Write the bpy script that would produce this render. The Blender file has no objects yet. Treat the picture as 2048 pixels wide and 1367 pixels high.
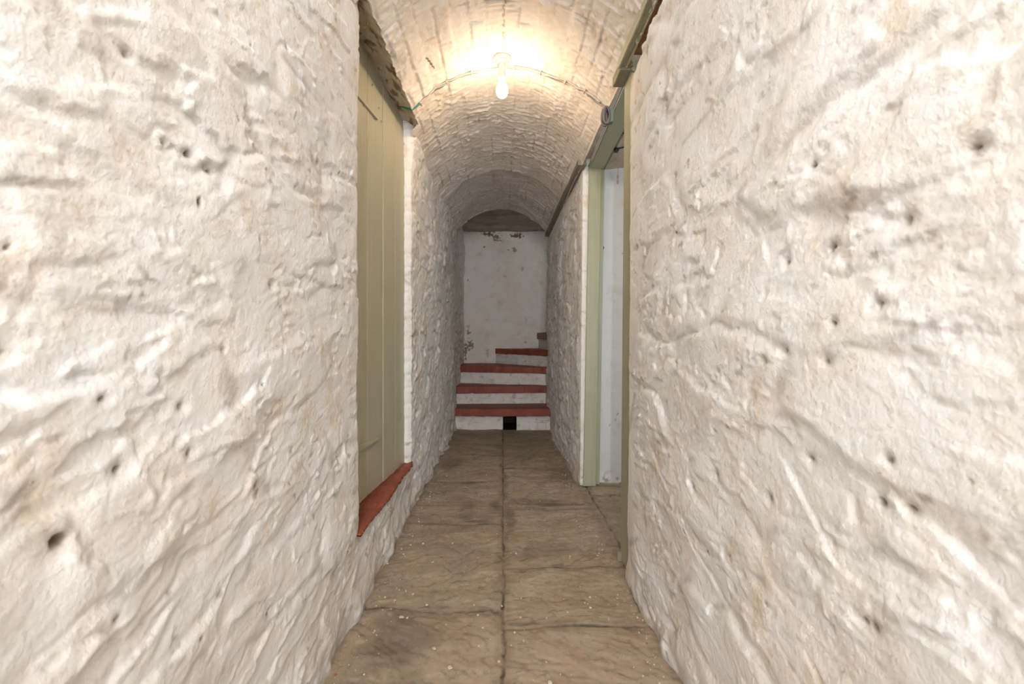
import bpy, bmesh, math, random
import numpy as np
from mathutils import Vector

# ------------------------------------------------------------------ camera, world, lights, exposure
scene = bpy.context.scene
W, H, F = 2048, 1367, 910.0
VX, VY = 1005.0, 678.0                       # where the passage vanishes in the picture
col = scene.collection

cam_d = bpy.data.cameras.new('camera')
cam = bpy.data.objects.new('camera', cam_d); col.objects.link(cam)
cam.location = (0, 0, 1.0); cam.rotation_euler = (math.pi / 2, 0, 0)
cam_d.sensor_width = 36.0; cam_d.lens = F / W * 36.0
cam_d.shift_x = (W / 2 - VX) / W
cam_d.shift_y = -(H / 2 - VY) / W
cam_d.clip_start = 0.02
cam_d.dof.use_dof = True; cam_d.dof.focus_distance = 2.6; cam_d.dof.aperture_fstop = 4.5
scene.camera = cam

scene.view_settings.view_transform = 'Standard'
scene.view_settings.look = 'None'
scene.view_settings.gamma = 1.0
scene.view_settings.use_curve_mapping = False
scene.view_settings.exposure = 0.95
scene.cycles.use_denoising = True
scene.cycles.max_bounces = 5
scene.cycles.diffuse_bounces = 4
scene.cycles.glossy_bounces = 2
scene.cycles.use_adaptive_sampling = True
scene.cycles.adaptive_threshold = 0.05
scene.cycles.adaptive_min_samples = 12
scene.cycles.use_light_tree = True
scene.cycles.sample_clamp_indirect = 6.0

world = bpy.data.worlds.new('world'); scene.world = world
world.use_nodes = True
bg = world.node_tree.nodes['Background']
bg.inputs[0].default_value = (0.92, 0.95, 1.0, 1); bg.inputs[1].default_value = 0.6


def area_light(name, loc, rot, sx, sy, power, color):
    l = bpy.data.lights.new(name, 'AREA'); l.shape = 'RECTANGLE'; l.size = sx; l.size_y = sy
    l.energy = power; l.color = color
    o = bpy.data.objects.new(name, l); o.location = loc; o.rotation_euler = rot
    col.objects.link(o); return o


# added area light behind the camera, for a cool source assumed there
area_light('assumed_rear_light', (0, -4.2, 1.45), (math.radians(87), 0, 0), 1.5, 2.2, 80.0, (0.97, 0.98, 1.0))
# added area light in the side room; its source is assumed, no window built
area_light('assumed_side_room_light', (1.55, 1.35, 1.45), (math.radians(88), 0, math.radians(-2)), 0.8, 1.1, 5.0, (0.87, 0.94, 1.0))
BULB_STRENGTH = 74.0
BULB_COLOR = (1.0, 0.72, 0.47)
ASSUMED_BULB_STRENGTH = 640.0  # for the assumed bulb added behind the camera to light the near walls

# ------------------------------------------------------------------ numpy noise
_r = np.random.RandomState(7)
PERM = _r.permutation(4096)
_a = _r.rand(4096) * 2 * np.pi
GX, GY = np.cos(_a), np.sin(_a)
RV = _r.rand(4096, 4)


def hsh(ix, iy, seed=0):
    return PERM[(PERM[(ix + seed * 131) & 4095] + iy) & 4095]


def noise(x, y, seed=0):
    ix = np.floor(x).astype(np.int64); iy = np.floor(y).astype(np.int64)
    fx = x - ix; fy = y - iy
    u = fx ** 3 * (fx * (fx * 6 - 15) + 10); v = fy ** 3 * (fy * (fy * 6 - 15) + 10)

    def g(a, b):
        h = hsh(ix + a, iy + b, seed)
        return GX[h] * (fx - a) + GY[h] * (fy - b)
    return ((g(0, 0) * (1 - u) + g(1, 0) * u) * (1 - v) + (g(0, 1) * (1 - u) + g(1, 1) * u) * v) * 1.5


def fbm(x, y, o=4, seed=0, gain=0.5):
    s = 0; a = 1.0; t = 0
    for i in range(o):
        s = s + a * noise(x * 2.03 ** i, y * 2.03 ** i, seed + i * 7); t += a; a *= gain
    return s / t * 1.4


def ridged(x, y, o=3, seed=0):
    s = 0; a = 1.0; t = 0
    for i in range(o):
        s = s + a * (1 - np.abs(noise(x * 2.1 ** i, y * 2.1 ** i, seed + i * 5)) * 2); t += a; a *= 0.5
    return s / t


def worley(x, y, seed=0):
    """F1, F2, offset to nearest point, and four random numbers of the nearest cell"""
    ix = np.floor(x).astype(np.int64); iy = np.floor(y).astype(np.int64)
    f1 = np.full(x.shape, 9.0); f2 = np.full(x.shape, 9.0)
    dx = np.zeros(x.shape); dy = np.zeros(x.shape); hid = np.zeros(x.shape, np.int64)
    for a in (-1, 0, 1):
        for b in (-1, 0, 1):
            h = hsh(ix + a, iy + b, seed)
            px = ix + a + 0.1 + 0.8 * RV[h, 0] - x; py = iy + b + 0.1 + 0.8 * RV[h, 1] - y
            d = np.sqrt(px * px + py * py)
            m = d < f1
            f2 = np.where(m, f1, np.minimum(f2, d))
            dx = np.where(m, px, dx); dy = np.where(m, py, dy); hid = np.where(m, h, hid)
            f1 = np.where(m, d, f1)
    return f1, f2, dx, dy, RV[PERM[hid]]


def sstep(a, b, x):
    t = np.clip((x - a) / (b - a), 0, 1); return t * t * (3 - 2 * t)


def seg_dist(u, v, p, q):
    px, py = p; qx, qy = q
    vx, vy = qx - px, qy - py; L = vx * vx + vy * vy + 1e-9
    t = np.clip(((u - px) * vx + (v - py) * vy) / L, 0, 1)
    dx = u - (px + t * vx); dy = v - (py + t * vy)
    side = np.sign(vx * (v - py) - vy * (u - px))
    return np.sqrt(dx * dx + dy * dy), side


def rubble(u, v, seed, amp=1.0, diag=1.0):
    """limewashed rubble stone: u along, v up, metres; returns (height, dirt)"""
    wu = u + 0.06 * fbm(u * 2.4, v * 3.1, 3, seed + 40); wv = v + 0.04 * fbm(u * 2.4 + 9, v * 3.1 + 4, 3, seed + 41)
    h = 0.016 * fbm(u * 1.3, v * 1.7, 2, seed + 1)
    # big stones
    f1, f2, dx, dy, r = worley(wu / 0.46, wv / 0.17, seed + 2)
    pl = sstep(0.0, 0.28, f2 - f1)
    h = h + pl * (0.012 * (r[..., 2] - 0.5) + 0.028 * (r[..., 0] - 0.5) * dx + 0.022 * (r[..., 1] - 0.5) * dy + 0.004)
    j1 = 1 - sstep(0.0, 0.14, f2 - f1)
    # smaller packing stones and plaster facets
    w2u = u + 0.028 * fbm(u * 7, v * 9, 3, seed + 50); w2v = v + 0.018 * fbm(u * 7 + 3, v * 9, 3, seed + 51)
    cu = (w2u * 0.98 + w2v * 0.18 * diag) * .42; cv = w2v * 0.98 - w2u * 0.18 * diag
    f1, f2, dx, dy, r2 = worley(cu / 0.095, cv / 0.075, seed + 3)
    pl2 = sstep(0.0, 0.16, f2 - f1)
    k = sstep(-0.15, 0.35, fbm(u * 2.6, v * 2.6, 2, seed + 60))
    h = h + k * pl2 * (0.008 * (r2[..., 2] - 0.5) + 0.024 * (r2[..., 0] - 0.5) * dx + 0.014 * (r2[..., 1] - 0.5) * dy + 0.001)
    # sharp chipped ledges of broken plaster
    q = fbm(cu * 6, cv * 8, 4, seed + 4, .55)
    h = h + 0.0070 * (sstep(0.04, 0.085, q) - 0.5) * sstep(-0.1, 0.3, fbm(u * 3 + 5, v * 3, 2, seed + 61))
    q = fbm(cu * 15 + 7, cv * 19, 4, seed + 5, .55)
    h = h + 0.0034 * (sstep(0.05, 0.12, q) - 0.5) * sstep(-0.15, 0.2, fbm(u * 5 + 5, v * 5, 2, seed + 62))
    rough = sstep(-.15, .35, fbm(u * 3.3 + 2, v * 4 + 8, 3, seed + 64))
    h = h + 0.0050 * rough * fbm(cu * 26, cv * 30, 4, seed + 8, .6) * .62
    h = h + 0.0012 * fbm(cu * 90, v * 85, 2, seed + 9)
    # pits
    f1, f2, dx, dy, r3 = worley(wu / 0.105, wv / 0.105, seed + 10)
    act = (r3[..., 3] > 0.90)
    rad = (0.0030 + 0.0045 * r3[..., 2]) / 0.105
    pit = act * (1 - sstep(rad * 0.45, rad, f1 + 0.03 * noise(u * 120, v * 120, seed + 70)))
    h = h * amp - pit * 0.005
    dirt = pit * 0.9 + j1 * 0.30 * sstep(0.0, 0.5, fbm(u * 8, v * 8, 3, seed + 11)) + .45 * sstep(.42, .62, fbm(u * 17, v * 21, 4, seed + 12, .6)) * rough
    return h, np.clip(dirt, 0, 1)


def L2w(px, py, x=0.53):   # picture point -> (u, v) on the left wall (as a ruler only)
    d = F * x / (VX - px); return d, 1 + (VY - py) * d / F


def R2w(px, py, x=0.52):
    d = F * x / (px - VX); return d, 1 + (VY - py) * d / F


L_PITS = [(377, 308, .007), (413, 335, .005), (421, 342, .004), (245, 937, .007), (680, 915, .006), (214, 797, .005),
          (118, 1078, .011), (540, 1222, .010), (372, 812, .005), (545, 572, .006), (640, 325, .006), (243, 107, .004),
          (380, 905, .006), (326, 285, .003), (668, 1010, .004), (225, 1240, .004), (20, 706, .006), (450, 700, .004)]
R_PITS = [(1768, 607, .006), (1678, 645, .005), (1540, 718, .006), (1578, 700, .006), (1622, 915, .005), (1790, 917, .004),
          (1745, 1253, .007), (1765, 1003, .006), (1820, 1015, .005), (1815, 440, .007), (1955, 295, .007), (1628, 330, .005),
          (1575, 523, .005), (1350, 640, .006), (1352, 726, .006), (1433, 950, .008), (1665, 495, .008), (1725, 1240, .005),
          (1385, 972, .006), (1662, 720, .006), (1540, 995, .006)]
# ledges: (points), height of the step, width of its soft side ; the wall stands out on the left of the direction of travel
L_LEDGES = [([(0, 170), (110, 215), (215, 225), (290, 262), (365, 305), (440, 345), (500, 370)], .012, .035),
            ([(0, 800), (110, 790), (190, 785), (250, 770)], -.016, .03),
            ([(0, 555), (80, 565), (230, 590), (350, 625)], .012, .06),
            ([(150, 5), (240, 100), (300, 130)], .012, .05),
            ([(370, 850), (400, 830), (455, 870), (510, 880)], .007, .02),
            ([(255, 860), (310, 960), (360, 950), (440, 920)], -.009, .03),
            ([(500, 430), (520, 520), (545, 575), (590, 580)], -.008, .02),
            ([(600, 180), (620, 250), (650, 320)], .008, .02),
            ([(60, 1040), (120, 1030), (150, 1100), (180, 1120)], -.018, .02),
            ([(480, 1230), (540, 1190), (600, 1200), (650, 1150)], .012, .03),
            ([(300, 1130), (420, 1080), (520, 1010), (600, 960)], .009, .03)]
R_LEDGES = [([(1750, 690), (1850, 700), (1960, 640), (2047, 600)], -.010, .05),
            ([(1900, 1200), (1960, 1235), (2047, 1270)], .014, .02),
            ([(1590, 960), (1640, 1060), (1680, 1140), (1760, 1190), (1840, 1230)], .010, .03),
            ([(1440, 400), (1500, 430), (1530, 500)], .006, .03),
            ([(1520, 850), (1560, 860), (1600, 900), (1700, 930)], -.012, .03),
            ([(1640, 560), (1700, 510), (1780, 500), (1830, 480)], -.008, .03),
            ([(1535, 640), (1550, 560), (1600, 480)], .007, .015),
            ([(1500, 1080), (1600, 1110), (1660, 1190)], .010, .03),
            ([(1780, 1000), (1850, 1050), (1920, 1120)], .012, .04),
            ([(1300, 900), (1350, 1000), (1400, 1120), (1450, 1200)], .010, .03)]


def manual(u, v, pits, ledges, conv):
    h = np.zeros_like(u); d = np.zeros_like(u)
    nz = 0.013 * fbm(u * 11, v * 15, 4, 99, .6)
    for px, py, r in pits:
        a, b = conv(px, py)
        m = (np.abs(u - a) < .1) & (np.abs(v - b) < .1)
        if not m.any(): continue
        rr = np.sqrt((u[m] - a) ** 2 + ((v[m] - b) * 1.25) ** 2) + nz[m] * r * 40
        k = 1 - sstep(r * .4, r * 1.15, rr)
        h[m] -= k * r * 1.5 + 0.004 * (1 - sstep(r, r * 4, rr)); d[m] = np.maximum(d[m], k)
        d[m] = np.maximum(d[m], .22 * (1 - sstep(r, r * 3.5, rr)))
    for pts, hh, wd in ledges:
        P = [conv(*p) for p in pts]
        best = np.full(u.shape, 9.0); sd = np.zeros_like(u)
        for p, q in zip(P[:-1], P[1:]):
            dd, s = seg_dist(u + nz, v + nz, p, q)
            m = dd < best; best = np.where(m, dd, best); sd = np.where(m, s, sd)
        s = sd * best
        # sharp rise across the line, easing out on one side, ends fading
        prof = sstep(-.006, .004, s) * np.exp(-np.clip(s, 0, None) / (wd * 1.6)) - .35 * np.exp(-(best / wd) ** 2)
        far = np.exp(-(best / (wd * 2.5)) ** 2)
        h += hh * .70 * prof * far * (.6 + .6 * fbm(u * 9, v * 9, 2, 98))
    return h, d


# ------------------------------------------------------------------ mesh helpers
def link(name, verts, faces, mats, parent=None, smooth=True, attrs=None, midx=None):
    me = bpy.data.meshes.new(name)
    verts = np.asarray(verts, np.float32)
    if isinstance(faces, np.ndarray):
        n = len(faces)
        me.vertices.add(len(verts)); me.vertices.foreach_set('co', verts.ravel())
        me.loops.add(n * 4); me.loops.foreach_set('vertex_index', faces.astype(np.int32).ravel())
        me.polygons.add(n); me.polygons.foreach_set('loop_start', np.arange(0, n * 4, 4, dtype=np.int32))
        me.polygons.foreach_set('loop_total', np.full(n, 4, np.int32))
        me.update(calc_edges=True); me.validate()
    else:
        me.from_pydata([tuple(map(float, p)) for p in verts], [], faces); me.update()
    if smooth:
        me.polygons.foreach_set('use_smooth', np.ones(len(me.polygons), bool))
    if not isinstance(mats, (list, tuple)): mats = [mats]
    for m in mats: me.materials.append(m)
    if midx is not None: me.polygons.foreach_set('material_index', np.asarray(midx, np.int32))
    for k, a in (attrs or {}).items():
        at = me.attributes.new(k, 'FLOAT', 'POINT'); at.data.foreach_set('value', np.asarray(a, np.float32))
    o = bpy.data.objects.new(name, me); col.objects.link(o)
    if parent: o.parent = parent
    return o


class Grids:
    """collects displaced grids into one mesh"""
    def __init__(s): s.v = []; s.f = []; s.a = {}; s.n = 0
    def add(s, P, keep=None, flip=False, **attrs):
        R, C = P.shape[:2]
        s.v.append(P.reshape(-1, 3))
        i = np.arange(R - 1)[:, None] * C + np.arange(C - 1)[None, :]
        f = np.stack([i, i + 1, i + C + 1, i + C], -1)
        if flip: f = f[..., ::-1]
        if keep is not None: f = f[keep[:-1, :-1] & keep[1:, 1:] & keep[1:, :-1] & keep[:-1, 1:]]
        s.f.append(f.reshape(-1, 4) + s.n); s.n += R * C
        for k in ('dirt', 'tone', 'stain'):
            a = attrs.get(k); s.a.setdefault(k, []).append(np.zeros(R * C) if a is None else np.broadcast_to(a, (R, C)).ravel())
    def build(s, name, mats, parent=None):
        return link(name, np.concatenate(s.v), np.concatenate(s.f), mats, parent, True, {k: np.concatenate(a) for k, a in s.a.items()})


def resample(pts, step):
    pts = np.array(pts, float); out = [pts[0]]; stp = step if callable(step) else (lambda p: step)
    for a, b in zip(pts[:-1], pts[1:]):
        L = np.linalg.norm(b - a); t = 0.0
        while True:
            p = a + (b - a) * t / L; t += stp(p)
            if t >= L - 1e-6: break
            out.append(a + (b - a) * t / L)
        out.append(b)
    return np.array(out)


def path_wall(G, path, step, zs, disp, u0=0.0, side=1, lean=None, soft=2, flip=False):
    """vertical wall standing on a plan path; disp(u, v, X, Y) -> (height, dirt, tone)"""
    P = resample(path, step)
    t = np.gradient(P, axis=0); t /= np.linalg.norm(t, axis=1)[:, None] + 1e-9
    n = np.stack([-t[:, 1], t[:, 0]], 1) * side
    for _ in range(soft):
        m = n.copy(); m[1:-1] = (n[:-2] + n[1:-1] * 2 + n[2:]) / 4; n = m / np.linalg.norm(m, axis=1)[:, None]
    u = np.concatenate([[0], np.cumsum(np.linalg.norm(np.diff(P, axis=0), axis=1))]) + u0
    U, V = np.meshgrid(u, zs); X, _ = np.meshgrid(P[:, 0], zs); Y, _ = np.meshgrid(P[:, 1], zs)
    h, d, tn = disp(U, V, X, Y)
    NX = n[None, :, 0]; NY = n[None, :, 1]
    Q = np.stack([X + NX * h, Y + NY * h, V + 0 * X], -1)
    if lean is not None: Q[..., 0] += lean(Y, V)
    G.add(Q, dirt=d, tone=tn, flip=flip)


def prism(pts, z0, z1):
    n = len(pts)
    v = [(x, y, z0) for x, y in pts] + [(x, y, z1) for x, y in pts]
    f = [list(range(n))[::-1], list(range(n, 2 * n))] + [[i, (i + 1) % n, n + (i + 1) % n, n + i] for i in range(n)]
    return v, f


def box_vf(x0, x1, y0, y1, z0, z1):
    return prism([(x0, y0), (x1, y0), (x1, y1), (x0, y1)], z0, z1)


def obj(name, v, f, m, parent=None, bevel=0.0, smooth=False, segs=2):
    o = link(name, v, f, m, parent, smooth)
    if bevel:
        b = o.modifiers.new('bevel', 'BEVEL'); b.width = bevel; b.segments = segs; b.limit_method = 'ANGLE'
    return o


def loft(sections):
    """closed loops of equal count joined to a solid"""
    n = len(sections[0]); v = [p for s in sections for p in s]; f = []
    for k in range(len(sections) - 1):
        for i in range(n):
            j = (i + 1) % n; f.append([k * n + i, k * n + j, (k + 1) * n + j, (k + 1) * n + i])
    f.append(list(range(n))[::-1]); f.append([(len(sections) - 1) * n + i for i in range(n)])
    return v, f


def tube(pts, r, n=8, rz=None):
    pts = [Vector(p) for p in pts]; secs = []
    up = Vector((0, 1, 0.13)).normalized()
    for i, p in enumerate(pts):
        t = (pts[min(i + 1, len(pts) - 1)] - pts[max(i - 1, 0)]).normalized()
        a = t.cross(up)
        if a.length < .05: a = t.cross(Vector((1, 0, 0)))
        a.normalize(); b = t.cross(a).normalized()
        rr = r[i] if isinstance(r, (list, tuple)) else r
        secs.append([tuple(p + a * math.cos(2 * math.pi * k / n) * rr + b * math.sin(2 * math.pi * k / n) * rr) for k in range(n)])
    return loft(secs)


def lathe(prof, n=40, cx=0, cy=0, cz=0):
    return loft([[(cx + r * math.cos(2 * math.pi * k / n), cy + r * math.sin(2 * math.pi * k / n), cz + z) for k in range(n)] for r, z in prof])


def join(*vfs):
    V = []; Fc = []
    for v, f in vfs:
        n = len(V); V += list(v); Fc += [[i + n for i in q] for q in f]
    return V, Fc


def empty(name, loc):
    o = bpy.data.objects.new(name, None); o.location = loc; o.empty_display_size = .1; col.objects.link(o); return o


def adopt(parent, o):
    o.parent = parent; o.matrix_parent_inverse = parent.matrix_basis.inverted(); return o


def tag(o, label=None, cat=None, group=None, kind=None):
    if label: o['label'] = label
    if cat: o['category'] = cat
    if group: o['group'] = group
    if kind: o['kind'] = kind
    return o


# ------------------------------------------------------------------ materials
class NT:
    def __init__(s, name, rough=0.8, spec=0.3):
        s.m = bpy.data.materials.new(name); s.m.use_nodes = True; s.t = s.m.node_tree
        s.b = s.t.nodes['Principled BSDF']; s.b.inputs['Roughness'].default_value = rough
        s.b.inputs['Specular IOR Level'].default_value = spec
        s.co = s.t.nodes.new('ShaderNodeTexCoord').outputs['Object']
    def n(s, kind, **kw):
        nd = s.t.nodes.new(kind)
        for k, v in kw.items():
            if hasattr(nd, k) and k not in nd.inputs: setattr(nd, k, v)
        return nd
    def L(s, a, b): s.t.links.new(a, b)
    def map(s, scale, rot=(0, 0, 0)):
        nd = s.t.nodes.new('ShaderNodeMapping'); nd.inputs['Scale'].default_value = scale; nd.inputs['Rotation'].default_value = rot
        s.L(s.co, nd.inputs['Vector']); return nd.outputs[0]
    def noise(s, scale, detail=4, rough=.55, vec=None, dist=0):
        nd = s.t.nodes.new('ShaderNodeTexNoise'); nd.inputs['Scale'].default_value = scale; nd.inputs['Detail'].default_value = detail
        nd.inputs['Roughness'].default_value = rough; nd.inputs['Distortion'].default_value = dist
        s.L(vec or s.co, nd.inputs['Vector']); return nd.outputs['Fac']
    def ramp(s, fac, stops):
        nd = s.t.nodes.new('ShaderNodeValToRGB'); e = nd.color_ramp.elements
        while len(e) < len(stops): e.new(0.5)
        for q, (p, c) in zip(e, stops):
            q.position = p; q.color = (c, c, c, 1) if isinstance(c, (int, float)) else (*c, 1)
        s.L(fac, nd.inputs[0]); return nd.outputs[0]
    def mix(s, fac, a, b, mode='MIX'):
        nd = s.t.nodes.new('ShaderNodeMix'); nd.data_type = 'RGBA'; nd.blend_type = mode
        for i, x in ((0, fac), (6, a), (7, b)):
            if isinstance(x, bpy.types.NodeSocket): s.L(x, nd.inputs[i])
            elif i == 0: nd.inputs[0].default_value = x
            else: nd.inputs[i].default_value = (*x, 1)
        return nd.outputs[2]
    def math(s, op, a, b=0.0, clamp=False):
        nd = s.t.nodes.new('ShaderNodeMath'); nd.operation = op; nd.use_clamp = clamp
        for i, x in ((0, a), (1, b)):
            if isinstance(x, bpy.types.NodeSocket): s.L(x, nd.inputs[i])
            else: nd.inputs[i].default_value = x
        return nd.outputs[0]
    def attr(s, name):
        nd = s.t.nodes.new('ShaderNodeAttribute'); nd.attribute_name = name; return nd.outputs['Fac']
    def bump(s, hgt, dist, strength=1.0, prev=None):
        nd = s.t.nodes.new('ShaderNodeBump'); nd.inputs['Distance'].default_value = dist; nd.inputs['Strength'].default_value = strength
        s.L(hgt, nd.inputs['Height'])
        if prev: s.L(prev, nd.inputs['Normal'])
        return nd.outputs[0]
    def done(s, color=None, normal=None, rough=None):
        if color is not None:
            if isinstance(color, bpy.types.NodeSocket): s.L(color, s.b.inputs['Base Color'])
            else: s.b.inputs['Base Color'].default_value = (*color, 1)
        if normal is not None: s.L(normal, s.b.inputs['Normal'])
        if rough is not None: s.L(rough, s.b.inputs['Roughness'])
        return s.m


def limewash(name, white=(.87, .87, .868), cream=(.845, .805, .745), stain=(.62, .47, .30), creaminess=.5, speck=.5, bump=1.0):
    t = NT(name, .9, .10)
    mid = t.noise(7, 5, .65)
    fine = t.noise(85, 5, .66)
    c = t.mix(t.ramp(mid, [(.5 - .22 * creaminess, 0.0), (.5 + .30 - .2 * creaminess, 1.0)]), white, cream)
    c = t.mix(t.ramp(mid, [(.58, 0.0), (.76, .65)]), c, stain)
    # small chips and specks gathered in patches
    sp = t.math('MULTIPLY', t.ramp(fine, [(.60, 0.0), (.69, speck)]), t.ramp(mid, [(.44, 0.0), (.60, 1.0)]))
    c = t.mix(sp, c, (.36, .27, .18))
    c = t.mix(t.attr('tone'), c, (.60, .49, .36))
    c = t.mix(t.ramp(t.attr('dirt'), [(.0, 0.0), (.5, .55), (1.0, 1.0)]), c, (.17, .115, .07))
    return t.done(c, t.bump(fine, .0034 * bump))


M = {}
M['wall'] = limewash('limewash_rubble')
M['wall_far'] = limewash('limewash_passage', (.87, .85, .82), (.80, .74, .67), (.58, .48, .38), .7, .7)
M['vault'] = limewash('limewash_brick_vault', (.86, .83, .79), (.81, .745, .67), (.64, .54, .44), .7, .35, .7)
M['back'] = limewash('limewash_stair_wall', (.79, .765, .73), (.74, .69, .63), (.60, .54, .46), .4, .4, .8)
M['stair_soffit'] = limewash('shade_dark_stair_soffit', (.30, .275, .25), (.27, .24, .21), (.22, .19, .16), .5, .4, .8)  # limewash darkened throughout: the shade over the stairs is put into its colour
M['room'] = limewash('limewash_side_room', (.83, .84, .845), (.82, .82, .80), (.66, .62, .52), .2, .25, .5)
M['riser'] = limewash('limewash_riser', (.80, .79, .77), (.72, .68, .62), (.50, .42, .34), .5, .9, .8)
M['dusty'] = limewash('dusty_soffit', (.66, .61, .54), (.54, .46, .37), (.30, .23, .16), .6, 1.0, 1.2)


def paint(name, base, light, dark, rough=.42, grain_axis=(60, 60, 2.0), chips=(.45, .30, .16)):
    t = NT(name, rough, .4)
    g = t.noise(1.0, 4, .6, t.map(grain_axis))
    c = t.mix(t.ramp(g, [(.35, 0.0), (.7, 1.0)]), base, light)
    c = t.mix(t.ramp(t.noise(4, 4), [(.55, 0.0), (.85, .45)]), c, dark)
    c = t.mix(t.ramp(t.noise(55, 2, .5), [(.755, 0.0), (.775, .8)]), c, chips)
    b = t.bump(g, .0014); b = t.bump(t.noise(120, 3), .0005, prev=b)
    return t.done(c, b)


M['green'] = paint('sage_green_paint', (.49, .47, .335), (.52, .50, .365), (.43, .415, .295))
M['green_dark'] = paint('dusty_green_paint', (.36, .35, .25), (.42, .40, .29), (.25, .23, .16), .6, (3, 60, 60))
M['green_frame'] = paint('frame_green_paint', (.40, .405, .275), (.44, .44, .31), (.34, .34, .23))
M['board'] = paint('grey_green_board', (.25, .23, .165), (.30, .27, .20), (.16, .14, .10), .7, (60, 3, 60))


def red_paint(name, k):
    t = NT(name, .50, .35)
    c = t.mix(t.ramp(t.noise(7, 5, .6), [(.35, 0.0), (.7, 1.0)]), tuple(k * x for x in (.28, .062, .034)), tuple(k * x for x in (.38, .105, .060)))
    c = t.mix(t.ramp(t.noise(30, 5, .7), [(.60, 0.0), (.78, .6)]), c, (.48, .25, .18))
    c = t.mix(t.ramp(t.noise(3, 3, .6), [(.55, 0.0), (.75, .45)]), c, (.13, .05, .035))
    b = t.bump(t.noise(25, 5), .004); b = t.bump(t.noise(160, 3), .0012, prev=b)
    return t.done(c, b)


M['red'] = red_paint('red_oxide_paint', 1.0)
M['red_stair'] = red_paint('red_paint_stair_darker', .80)  # same red as the sill, scaled darker for the treads


def flag():
    t = NT('worn_flagstone', .62, .35)
    lay = t.noise(3.2, 6, .66, t.map((1, 2.2, 1)), .8)
    fine = t.noise(1.0, 6, .70, t.map((30, 34, 30), (0, 0, .4)))
    grit = t.noise(210, 2, .6)
    c = t.mix(t.ramp(lay, [(.36, 0.0), (.64, 1.0)]), (.35, .262, .18), (.44, .365, .275))
    c = t.mix(t.ramp(fine, [(.50, 0.0), (.72, .55)]), c, (.50, .36, .24))
    c = t.mix(t.ramp(fine, [(.30, .7), (.46, 0.0)]), c, (.20, .155, .11))
    c = t.mix(t.math('MULTIPLY', t.attr('tone'), .75), c, (.23, .205, .17))
    c = t.mix(t.math('MULTIPLY', t.attr('stain'), .80), c, (.13, .10, .072))
    # dusty mortar joints and blackened crevices
    c = t.mix(t.attr('dirt'), c, (.26, .195, .14))
    bl = t.math('MULTIPLY', t.ramp(t.attr('dirt'), [(.3, 0.0), (.9, 1.0)]), t.ramp(lay, [(.50, 0.0), (.62, .85)]))
    c = t.mix(bl, c, (.055, .045, .038))
    c = t.mix(t.ramp(grit, [(.70, 0.0), (.76, .5)]), c, (.52, .45, .36))
    c = t.mix(t.ramp(grit, [(.24, .5), (.32, 0.0)]), c, (.10, .075, .055))
    return t.done(c, t.bump(fine, .0016))


M['flag'] = flag()


def plain(name, c, rough=.5, spec=.4, metal=0.0, bumps=0.0):
    t = NT(name, rough, spec); t.b.inputs['Metallic'].default_value = metal
    cc = t.mix(t.ramp(t.noise(30, 4), [(.4, 0.0), (.75, .5)]), c, tuple(x * .72 for x in c))
    return t.done(cc, t.bump(t.noise(90, 3), .0006 + bumps))


M['porcelain'] = plain('cream_bakelite', (.84, .78, .74), .28, .5)
M['brass'] = plain('lamp_cap', (.62, .42, .22), .35, .5, .8)
M['screw'] = plain('dull_screw', (.20, .15, .11), .5, .5, .7)
M['cable'] = plain('painted_cable', (.56, .52, .46), .5)
M['cable_grey'] = plain('bare_grey_cable', (.27, .26, .25), .45)
M['cable_green'] = plain('green_sheath', (.05, .26, .17), .5)
M['clip'] = plain('cable_clip', (.60, .55, .49), .5)
M['dark'] = plain('shade_black_lining', (.035, .03, .025), .9, .1)  # near black, so the shade inside the opening is in the colour
M['black_tape'] = plain('black_cable', (.03, .035, .035), .5)
M['loop'] = plain('grey_rubber', (.16, .14, .145), .5, .4)
M['tape'] = plain('pale_green_tape', (.20, .25, .19), .6)
M['cord'] = plain('old_cord', (.60, .54, .44), .8)
M['knob'] = plain('brown_knob', (.16, .10, .07), .4)
M['bead'] = plain('ivory_bead', (.52, .46, .38), .4)
M['flake'] = plain('limewash_flake', (.66, .60, .51), .8)
M['brick_chip'] = plain('brick_chip', (.45, .16, .09), .8)
M['timber'] = plain('gap_shade_brown', (.36, .20, .11), .75, .2, 0, .003)

t = NT('lit_frosted_glass', .3, .4)
t.b.inputs['Base Color'].default_value = (1, .95, .88, 1)
t.b.inputs['Emission Color'].default_value = (*BULB_COLOR, 1)
t.b.inputs['Emission Strength'].default_value = BULB_STRENGTH
M['bulb'] = t.m

# ------------------------------------------------------------------ vault shape
STEP_Y = 3.86


def vault_profile(y):
    """radius and crown height along the passage"""
    k = sstep(0, 1.0, y - STEP_Y)
    return 0.666 + 0 * y, 2.43 + 0.005 * k + 0 * y


def vault_point(s, y, h):
    """s: arc length from the crown, h: drop into the passage"""
    R, zc = vault_profile(y)
    far = sstep(-.012, .012, y - STEP_Y - 0.10 * (np.abs(s) / .5) ** 1.5)
    lift = far * 0.052 * (0.30 + 0.70 * np.exp(-((s + .12) / .42) ** 2))
    a = s / R
    r = R - h + lift
    return np.stack([r * np.sin(a), y + 0 * s, zc - R + r * np.cos(a)], -1)


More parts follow.
